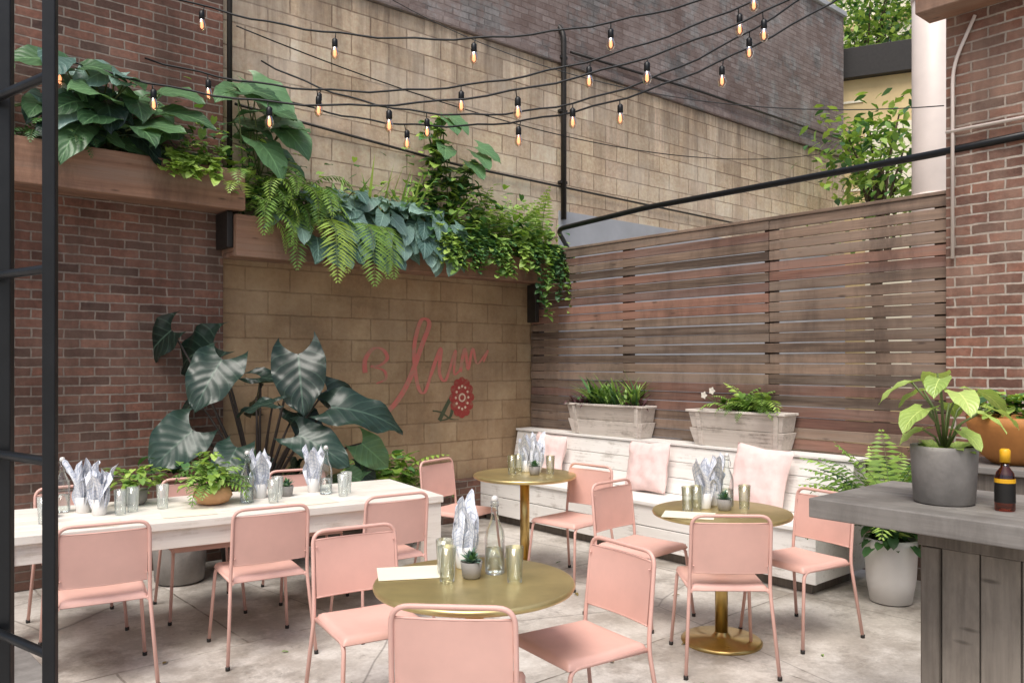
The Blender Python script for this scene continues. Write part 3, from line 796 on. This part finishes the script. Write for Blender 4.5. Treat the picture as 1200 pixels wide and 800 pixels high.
# ------------------------------------------------------------------ elephant ear plant
b = MB()
base = Vector((-1.95, 6.25, .42))
b.lathe([(.20, 0), (.26, .03), (.30, .40), (.30, .43), (.27, .43), (.26, .38), (.001, .38)], M['dark'], (base.x, base.y, 0), 32)
def ear(px_, py_, pz_, L, W, az, el, face, t, droop=.5, m='lf_dark'):
    P = Vector((px_, py_, pz_))
    d = Vector((math.cos(az) * math.cos(el), math.sin(az) * math.cos(el), math.sin(el)))
    mid = base.lerp(P, .55) + Vector((0, 0, .18))
    pts = []
    for i in range(9):
        q = i / 8; pts.append(base * (1 - q) ** 2 + mid * 2 * q * (1 - q) + P * q * q)
    b.tube(pts, [.016 * (1 - .6 * i / 8) for i in range(9)], M['dstem'], 7)
    b.leaf(P, d, face, L, W, M[m], True, droop, .10, 14, 12, t, .018, .34)
FC = Vector((.15, -1, .45)); FL = Vector((-.5, -.7, .8)); FR = Vector((.5, -.7, .9))
ear(-2.28, 6.2, 1.74, .50, .40, 2.9, -.35, FC, .10, .7)
ear(-2.58, 6.15, 1.84, .42, .30, 2.9, -.6, FC, .02, .6)
ear(-2.16, 6.05, 1.62, .46, .44, 4.4, -.75, FC, .45, .6)
ear(-1.95, 6.3, 1.48, .50, .24, .1, -.1, (0, -.5, 1), .2, .5)
ear(-1.62, 6.15, 1.66, .50, .44, 5.1, -1.05, FC, .2, .3)
ear(-2.34, 5.95, 1.10, .40, .42, 3.9, -.65, FC, .8, .4)
ear(-1.36, 6.1, 1.26, .62, .38, .10, -.05, (0, -.8, .8), .45, .9)
ear(-1.58, 6.0, 1.06, .46, .34, -.3, -.35, (0, -.8, .7), .75, .6)
ear(-1.75, 5.95, 1.30, .36, .18, 2.9, -.1, (0, -.6, 1), .3)
ear(-1.45, 6.35, 1.38, .44, .26, .4, -.5, FC, .15)
ear(-1.15, 6.2, .98, .30, .26, .2, -.7, FC, .9, .5, 'lf_mid')
ear(-2.0, 5.9, .98, .36, .30, 4.6, -.6, FC, .6)
ear(-2.05, 6.5, 1.32, .40, .3, 2.0, -.3, FC, .1)
ear(-1.7, 6.4, 1.2, .45, .32, 5.6, -.6, FR, .1)
ear(-2.45, 6.3, 1.30, .38, .28, 3.0, -.6, FL, .1)
for i in range(16):
    a = U(0, 6.28); P = base + Vector((U(-.7, .85), U(-.15, .2), U(.1, .45)))
    b.leaf(P, (math.cos(a), math.sin(a), -.4), FC, U(.16, .28), U(.12, .2), random.choice([M['lf_mid'], M['lf_dark'], M['lf_mid']]), True, .6, .1, 7, 6)
    b.tube([base, base.lerp(P, .5) + Vector((0, 0, .08)), P], .005, M['stem'], 5)
b.build('elephant_ear_plant')
b = MB(); b.lathe([(.14, 0), (.17, .02), (.20, .36), (.18, .36), (.001, .33)], M['concrete'], seg=28)
for i in range(120):
    a = U(0, 6.28); r = U(0, .26)
    b.sleaf((r * math.cos(a), r * math.sin(a), .42 + U(-.05, .4)), (math.cos(a), math.sin(a), U(-.5, .6)), (0, 0, 1), U(.06, .13), random.choice([M['lf_fern'], M['lf_deep'], M['lf_bright']]))
for i in range(26):
    b.frond((U(-.08, .08), U(-.08, .08), .38), U(0, 6.28), U(.8, 1.5), U(.4, .75), U(.8, 1.8), random.choice([M['lf_fern'], M['lf_bright']]), 16, .2)
b.build('potted_shrub', WP(-2.1, -.55, 0))
b = MB(); b.lathe([(.14, 0), (.17, .02), (.20, .46), (.18, .46), (.001, .43)], M['concrete'], seg=28)
for i in range(140):
    a = U(0, 6.28); r = U(0, .28)
    b.sleaf((r * math.cos(a), r * math.sin(a), .5 + U(-.05, .42)), (math.cos(a), math.sin(a), U(-.5, .6)), (0, 0, 1), U(.06, .11), random.choice([M['lf_fern'], M['lf_deep']]))
b.build('potted_shrub', WP(-3.9, -.5, 0))

# ------------------------------------------------------------------ planting in the wall planters (wall frame)
def cluster_big(b, cx, z0, n, spread, Lr, hr, m, drop=0):
    for i in range(n):
        az = U(3.3, 6.1) if R() < .7 else U(0, 6.28)
        P = Vector((cx + U(-spread, spread), U(-.38, -.12), z0 + U(*hr)))
        bs = Vector((cx + U(-.1, .1), -.2, z0 - .05))
        b.tube([bs, bs.lerp(P, .5) + Vector((0, 0, .08)), P], .006, M['stem'], 5)
        L = U(*Lr)
        b.leaf(P, (math.cos(az), math.sin(az), U(-.7, .1)), (0, -.7, .8), L, L * U(.65, .85), m, True, U(.4, 1.0), .12, 9, 7, None, .012, .3)
def vine(b, x, y, z, L, m, step=.035, sz=(.04, .07), out=.0):
    P = Vector((x, y, z)); pts = [P.copy()]; d = Vector((U(-.4, .4), -.7, .6))
    n = int(L / step)
    for i in range(n):
        d = (d + Vector((U(-.25, .25), U(-.1, .08), -.32))).normalized()
        P = P + d * step
        if P.y < -.62: P.y = -.62
        pts.append(P.copy())
        if R() < .95:
            for q in range(2):
                a = U(2.9, 6.5)
                b.sleaf(P, (math.cos(a), math.sin(a), U(-.8, .4)), (0, -.5, 1), U(*sz), m)
    b.tube(pts, .0025, M['stem'], 4, .5, False)
def bush(b, cx, z0, n, sx, sz_, m, lr=(.05, .1), y0=-.38, y1=-.08):
    for i in range(n):
        a = U(0, 6.28)
        b.sleaf((cx + random.gauss(0, sx * .5), U(y0, y1), z0 + abs(random.gauss(0, sz_ * .55))), (math.cos(a), math.sin(a) - .4, U(-.6, .7)), (0, -.4, 1), U(*lr), random.choice(m))
random.seed(5)
b = MB()
cluster_big(b, -4.25, 3.12, 26, .42, (.24, .42), (.05, .55), M['lf_mid'])
cluster_big(b, -4.4, 3.12, 12, .35, (.3, .42), (.15, .62), M['lf_blue'])
cluster_big(b, -4.4, 3.12, 8, .35, (.3, .42), (.10, .5), M['lf_dark'])
for i in range(14): b.frond((U(-4.9, -4.5), -.2, 3.1), U(3.2, 6.2), U(.5, 1.3), U(.35, .6), U(.9, 2), M['lf_deep'], 18, .2)
cluster_big(b, -5.2, 3.12, 16, .5, (.2, .36), (.05, .55), M['lf_mid'])
b.build('philodendron_plant', C, AW)
b = MB()
bush(b, -3.72, 3.05, 300, .36, .36, [M['lf_bright'], M['lf_fern'], M['lf_fern'], M['lf_deep']], (.04, .09))
for i in range(12): vine(b, U(-3.95, -3.5), -.36, 3.12, U(.15, .34), M['lf_bright'], sz=(.05, .09))
bush(b, -3.8, 3.0, 60, .2, .05, [M['lf_bright']], (.05, .09), -.52, -.4)
b.build('sweet_potato_vine', C, AW)
b = MB()
cluster_big(b, -3.22, 3.0, 11, .24, (.30, .44), (.35, .85), M['lf_mid'])
b.leaf((-3.28, -.3, 3.82), (.5, -.6, -.45), (0, -.9, .5), .46, .42, M['lf_mid'], True, .5, .1, 12, 10, .9)
b.leaf((-3.05, -.3, 3.55), (.4, -.7, -.6), (0, -.9, .5), .42, .38, M['lf_mid'], True, .5, .1, 12, 10, .7)
bush(b, -3.2, 2.85, 200, .4, .42, [M['lf_fern'], M['lf_deep'], M['lf_bright']], (.05, .1))
b.build('taro_plant', C, AW)
b = MB()
for i in range(34): b.frond((U(-3.4, -2.7), U(-.34, -.2), U(2.75, 3.05)), U(3.6, 5.8), U(.1, 1.2), U(.40, .70), U(1.4, 2.8), random.choice([M['lf_fern'], M['lf_bright'], M['lf_fern']]), 22, .20)
for x in (-2.72, -2.64, -2.38, -2.30, -2.22): b.frond((x, -.40, 2.76), U(4.4, 5.0), .3, U(.62, .80), 2.6, M['lf_bright'] if x < -2.5 else M['lf_fern'], 26, .22, U(.5, 1))
b.build('hanging_fern', C, AW)
b = MB()
cluster_big(b, -2.6, 2.76, 34, .45, (.20, .34), (.0, .32), M['lf_blue'])
cluster_big(b, -1.9, 2.76, 36, .50, (.20, .34), (-.02, .32), M['lf_blue'])
for i in range(54):
    az = U(4.0, 5.6); L = U(.2, .32)
    b.leaf((U(-2.75, -1.35), U(-.46, -.38), U(2.56, 2.92)), (math.cos(az), math.sin(az), -.9), (0, -1, .4), L, L * .75, M['lf_blue'], True, .5, .1, 9, 7)
b.build('hosta_plant', C, AW)
b = MB()
for k in range(13):
    x0 = U(-1.55, -.95); H = U(.5, 1.2); pts = []
    for i in range(10):
        q = i / 9; pts.append(Vector((x0 + .12 * math.sin(q * 4 + k), -.22 + .05 * math.sin(q * 5), 2.75 + H * q)))
    b.tube(pts, .006, M['stem'], 5)
    for p in pts[1:]:
        for q in range(4):
            a = U(0, 6.28); b.sleaf(p, (math.cos(a), math.sin(a), U(-.5, .5)), (0, -.6, 1), U(.07, .15), random.choice([M['lf_fern'], M['lf_bright'], M['lf_deep']]))
for i in range(6): b.leaf((U(-1.4, -.9), -.3, U(3.3, 3.95)), (U(-.5, .8), -.6, -.4), (0, -.8, .6), .28, .24, M['lf_mid'], True, .5, .1, 8, 6, .9)
b.build('climbing_vine', C, AW)
b = MB()
bush(b, -1.05, 2.66, 560, .64, .46, [M['lf_fern'], M['lf_bright'], M['lf_deep']], (.05, .12), -.50, -.08)
bush(b, -.35, 2.66, 400, .48, .40, [M['lf_fern'], M['lf_bright'], M['lf_deep']], (.05, .11), -.50, -.08)
for i in range(66): vine(b, U(-1.6, -.0), -.36, 2.80, U(.15, .55), random.choice([M['lf_fern'], M['lf_bright'], M['lf_deep']]), sz=(.045, .085))
for i in range(12): vine(b, U(-.35, .08), -.36, 2.80, U(.45, .95), random.choice([M['lf_fern'], M['lf_deep']]), sz=(.045, .08))
for i in range(34): b.frond((U(-1.0, -.05), -.22, 2.76), U(0, 6.28), U(.9, 1.5), U(.35, .75), U(.4, 1.2), random.choice([M['lf_fern'], M['lf_bright']]), 18, .18)
b.build('trailing_vine', C, AW)
b = MB()
bush(b, -2.9, 2.76, 240, .5, .40, [M['lf_fern'], M['lf_deep'], M['lf_bright']], (.05, .1))
bush(b, -1.9, 2.76, 260, .6, .46, [M['lf_fern'], M['lf_deep'], M['lf_bright']], (.05, .1))
for i in range(40): blade(b, (U(-2.6, -1.3), -.2, 2.76), U(0, 6.28), U(1.1, 1.5), U(.4, .75), .03, random.choice([M['lf_fern'], M['lf_bright']]), U(.1, .9))
b.build('mixed_foliage', C, AW)
b = MB()
for i in range(50):
    x = U(-2.2, 2.4); y = U(3.0, 7.6); a = U(0, 6.28)
    b.leaf((x, y, .008), (math.cos(a), math.sin(a), .1), (0, 0, 1), U(.03, .06), U(.015, .03), random.choice([M['dryleaf'], M['lf_fern'], M['dryleaf']]), False, .5, .3, 4, 2)
b.build('fallen_leaves')

# ------------------------------------------------------------------ steel ladder frame at the left
b = MB(); K = M['black']
b.box(-.748, -.727, 1.290, 1.302, 0, 3.2, K); b.box(-.99, -.885, 1.43, 1.445, 0, 3.2, K)
for z in (.2, .51, .82, 1.13, 1.44, 1.75, 2.06, 2.37, 2.68):
    b.tube([(-.738, 1.30, z), (-.93, 1.436, z)], .008, K, 8)
b.build('steel_ladder', (0, 0, 0), 0, .002)
b = MB()
for i in range(4): b.box(-i * .13 - .125, -i * .13, -.9, .9, .41, .45, M['cwood'])
for y in (-.8, .7): b.box(-.48, -.40, y, y + .08, 0, .408, M['cbody']); b.box(-.12, -.04, y, y + .08, 0, .408, M['cbody'])
b.build('weathered_wood_bench', (-1.80, 3.10, 0), math.atan2(.47, .5) * 1.0, .004)

# ------------------------------------------------------------------ string lights
b = MB()
PR = Vector((2.98, 5.52, 4.75))
wires = [(Vector((-2.7, 6.25, 4.44)), PR, .62, .95, .35), (Vector((-3.36, 5.72, 3.80)), PR + Vector((.03, 0, -.06)), .80, .80, .2),
         (Vector((-2.78, 6.15, 3.90)), PR + Vector((0, .05, .08)), .70, .95, .5), (Vector((-2.03, 6.85, 3.85)), PR + Vector((.02, 0, -.14)), .72, .95, .15),
         (Vector((-2.1, 6.8, 4.12)), PR + Vector((.05, 0, .16)), .95, 1.05, .55)]
for P0, P1, sag, sp, ph in wires:
    pts = []; L = (P1 - P0).length
    for i in range(41):
        t = i / 40; p = P0.lerp(P1, t); p.z -= 4 * sag * t * (1 - t) + .008 * math.sin(i * 1.7); pts.append(p)
    b.tube(pts, .0075, M['black'], 6)
    d = ph
    while d < L - .15:
        t = d / L; p = P0.lerp(P1, t); p.z -= 4 * sag * t * (1 - t)
        sw = Vector((U(-.02, .02), U(-.02, .02), 0))
        b.tube([p, p + Vector((0, 0, -.05)) + sw * .5], .004, M['black'], 5)
        q = p + sw
        b.lathe([(.010, 0), (.021, -.012), (.022, -.06), (.016, -.068)], M['black'], (q.x, q.y, q.z - .04), 10)
        b.lathe([(.013, -.10), (.022, -.118), (.031, -.145), (.032, -.16), (.025, -.182), (.010, -.196), (.001, -.198)], M['bulbglass'], (q.x, q.y, q.z), 12, close=False)
        b.lathe([(.004, -.11), (.011, -.135), (.012, -.165), (.003, -.178)], M['fil'], (q.x, q.y, q.z), 8)
        d += sp * U(.75, 1.25)
b.build('string_lights')
def cable(P0, P1, sag, r=.006):
    b = MB(); P0 = Vector(P0); P1 = Vector(P1); pts = []
    for i in range(31):
        t = i / 30; p = P0.lerp(P1, t); p.z -= 4 * sag * t * (1 - t); pts.append(p)
    b.tube(pts, r, M['black'], 5); b.build('overhead_cable')
cable(WP(-3.3, -.06, 4.35), WP(6.6, -.1, 5.0), .5)
cable(WP(-1.8, -.06, 5.0), FP(4.3, -.07, 3.35), .35, .004)
cable(WP(-5, -.06, 4.6), PR + Vector((0, .02, .3)), .5)

# ------------------------------------------------------------------ background
b = MB()
b.box(-6, 6, 0, 6, 0, 14, M['cream'])
for fl in range(4):
    z0 = 1.0 + fl * 3.3
    for k in range(7):
        x0 = -5.6 + k * 1.65
        b.box(x0, x0 + 1.1, -.03, -.004, z0, z0 + 1.9, M['dark']); b.box(x0 + .06, x0 + .52, -.04, -.032, z0 + .06, z0 + 1.84, M['wglass']); b.box(x0 + .58, x0 + 1.04, -.04, -.032, z0 + .06, z0 + 1.84, M['wglass'])
        b.box(x0 - .08, x0 + 1.18, -.1, -.042, z0 - .1, z0 - .004, M['cream'])
    b.box(-6.05, 6.05, -.12, -.002, z0 + 2.25, z0 + 2.42, M['tan'])
b.build('apartment_building', (11.0, 18.5, 0), rad(-35), .01)
b = MB(); b.box(-1.6, 1.6, 0, .6, 0, 6.4, M['tan']); b.box(-1.65, 1.65, -.15, .7, 6.402, 6.9, M['dark']); b.box(-.35, .55, -.03, -.003, 1.0, 5.6, M['cream'])
b.box(.62, 1.2, -.04, -.003, 3.2, 5.2, M['dark']); b.box(.67, 1.15, -.05, -.042, 3.25, 5.15, M['wglass'])
for z in (1.5, 3.0, 4.5, 6.0): b.box(-1.62, -.38, -.02, -.003, z, z + .04, M['cream'])
b.build('rear_annex', (6.3, 13.6, 0), rad(-25), .01)
b = MB(); b.lathe([(.205, 0), (.205, 7.5)], M['pipe'], seg=32)
for z in (1.2, 3.4, 5.6): b.lathe([(.215, z), (.215, z + .05)], M['pipe'], seg=32)
b.build('ventilation_duct', (4.66, 9.0, 0))
def tree(x, y, h, r, n, seed, zc):
    random.seed(seed); b = MB()
    b.tube([(0, 0, 0), (.08, .05, h * .3), (-.05, .1, h * .6), (0, 0, h * .85)], [.12, .1, .07, .03], M['bark'], 10)
    cl = []
    for k in range(16):
        a = U(0, 6.28); rr = U(.3, 1) * r; zz = U(zc, h)
        cpt = Vector((math.cos(a) * rr, math.sin(a) * rr, zz)); cl.append(cpt)
        st = Vector((0, .03, zz * .7)); b.tube([st, st.lerp(cpt, .5) + Vector((0, 0, .15)), cpt], [.04, .02, .01], M['bark'], 6)
    for i in range(n):
        cpt = random.choice(cl); s = r * .42
        P = cpt + Vector((random.gauss(0, s), random.gauss(0, s), random.gauss(0, s * .7)))
        b.leaf(P, (U(-1, 1), U(-1, 1), U(-.7, .3)), (U(-.4, .4), U(-.4, .4), 1), U(.10, .2), .09, random.choice([M['lf_bright'], M['lf_fern'], M['lf_bright'], M['lf_deep']]), False, .4, .1, 3, 2)
    b.build('tree', (x, y, 0))
tree(5.35, 11.8, 5.2, .6, 1100, 3, 3.6)
tree(7.4, 17.0, 9.8, 1.5, 3500, 9, 7.2)

# ------------------------------------------------------------------ light
w = bpy.data.worlds.new('World'); scene.world = w; w.use_nodes = True
nt = w.node_tree
sky = nt.nodes.new('ShaderNodeTexSky'); sky.sky_type = 'NISHITA'; sky.sun_disc = False
EL, AZ = 62, 200
sky.sun_elevation = rad(EL); sky.sun_rotation = rad(AZ); sky.dust_density = 5; sky.air_density = 1.2; sky.ozone_density = 1.0
bg = nt.nodes['Background']; nt.links.new(sky.outputs[0], bg.inputs[0]); bg.inputs[1].default_value = .15
sd = bpy.data.lights.new('sun', 'SUN'); sd.energy = 2.7; sd.angle = rad(30); sd.color = (1, .97, .93)
so = bpy.data.objects.new('sun', sd); scene.collection.objects.link(so)
dx = math.sin(rad(AZ)) * math.cos(rad(EL)); dy = math.cos(rad(AZ)) * math.cos(rad(EL)); dz = math.sin(rad(EL))
so.rotation_euler = Vector((dx, dy, dz)).to_track_quat('Z', 'Y').to_euler()

# ------------------------------------------------------------------ camera
cd = bpy.data.cameras.new('camera'); co = bpy.data.objects.new('camera', cd); scene.collection.objects.link(co)
cd.lens = 28.53; cd.sensor_width = 36; cd.shift_y = .02; cd.clip_end = 600; cd.clip_start = .05
co.location = (0, 0, 1.6); co.rotation_euler = (rad(90), 0, 0)
scene.camera = co
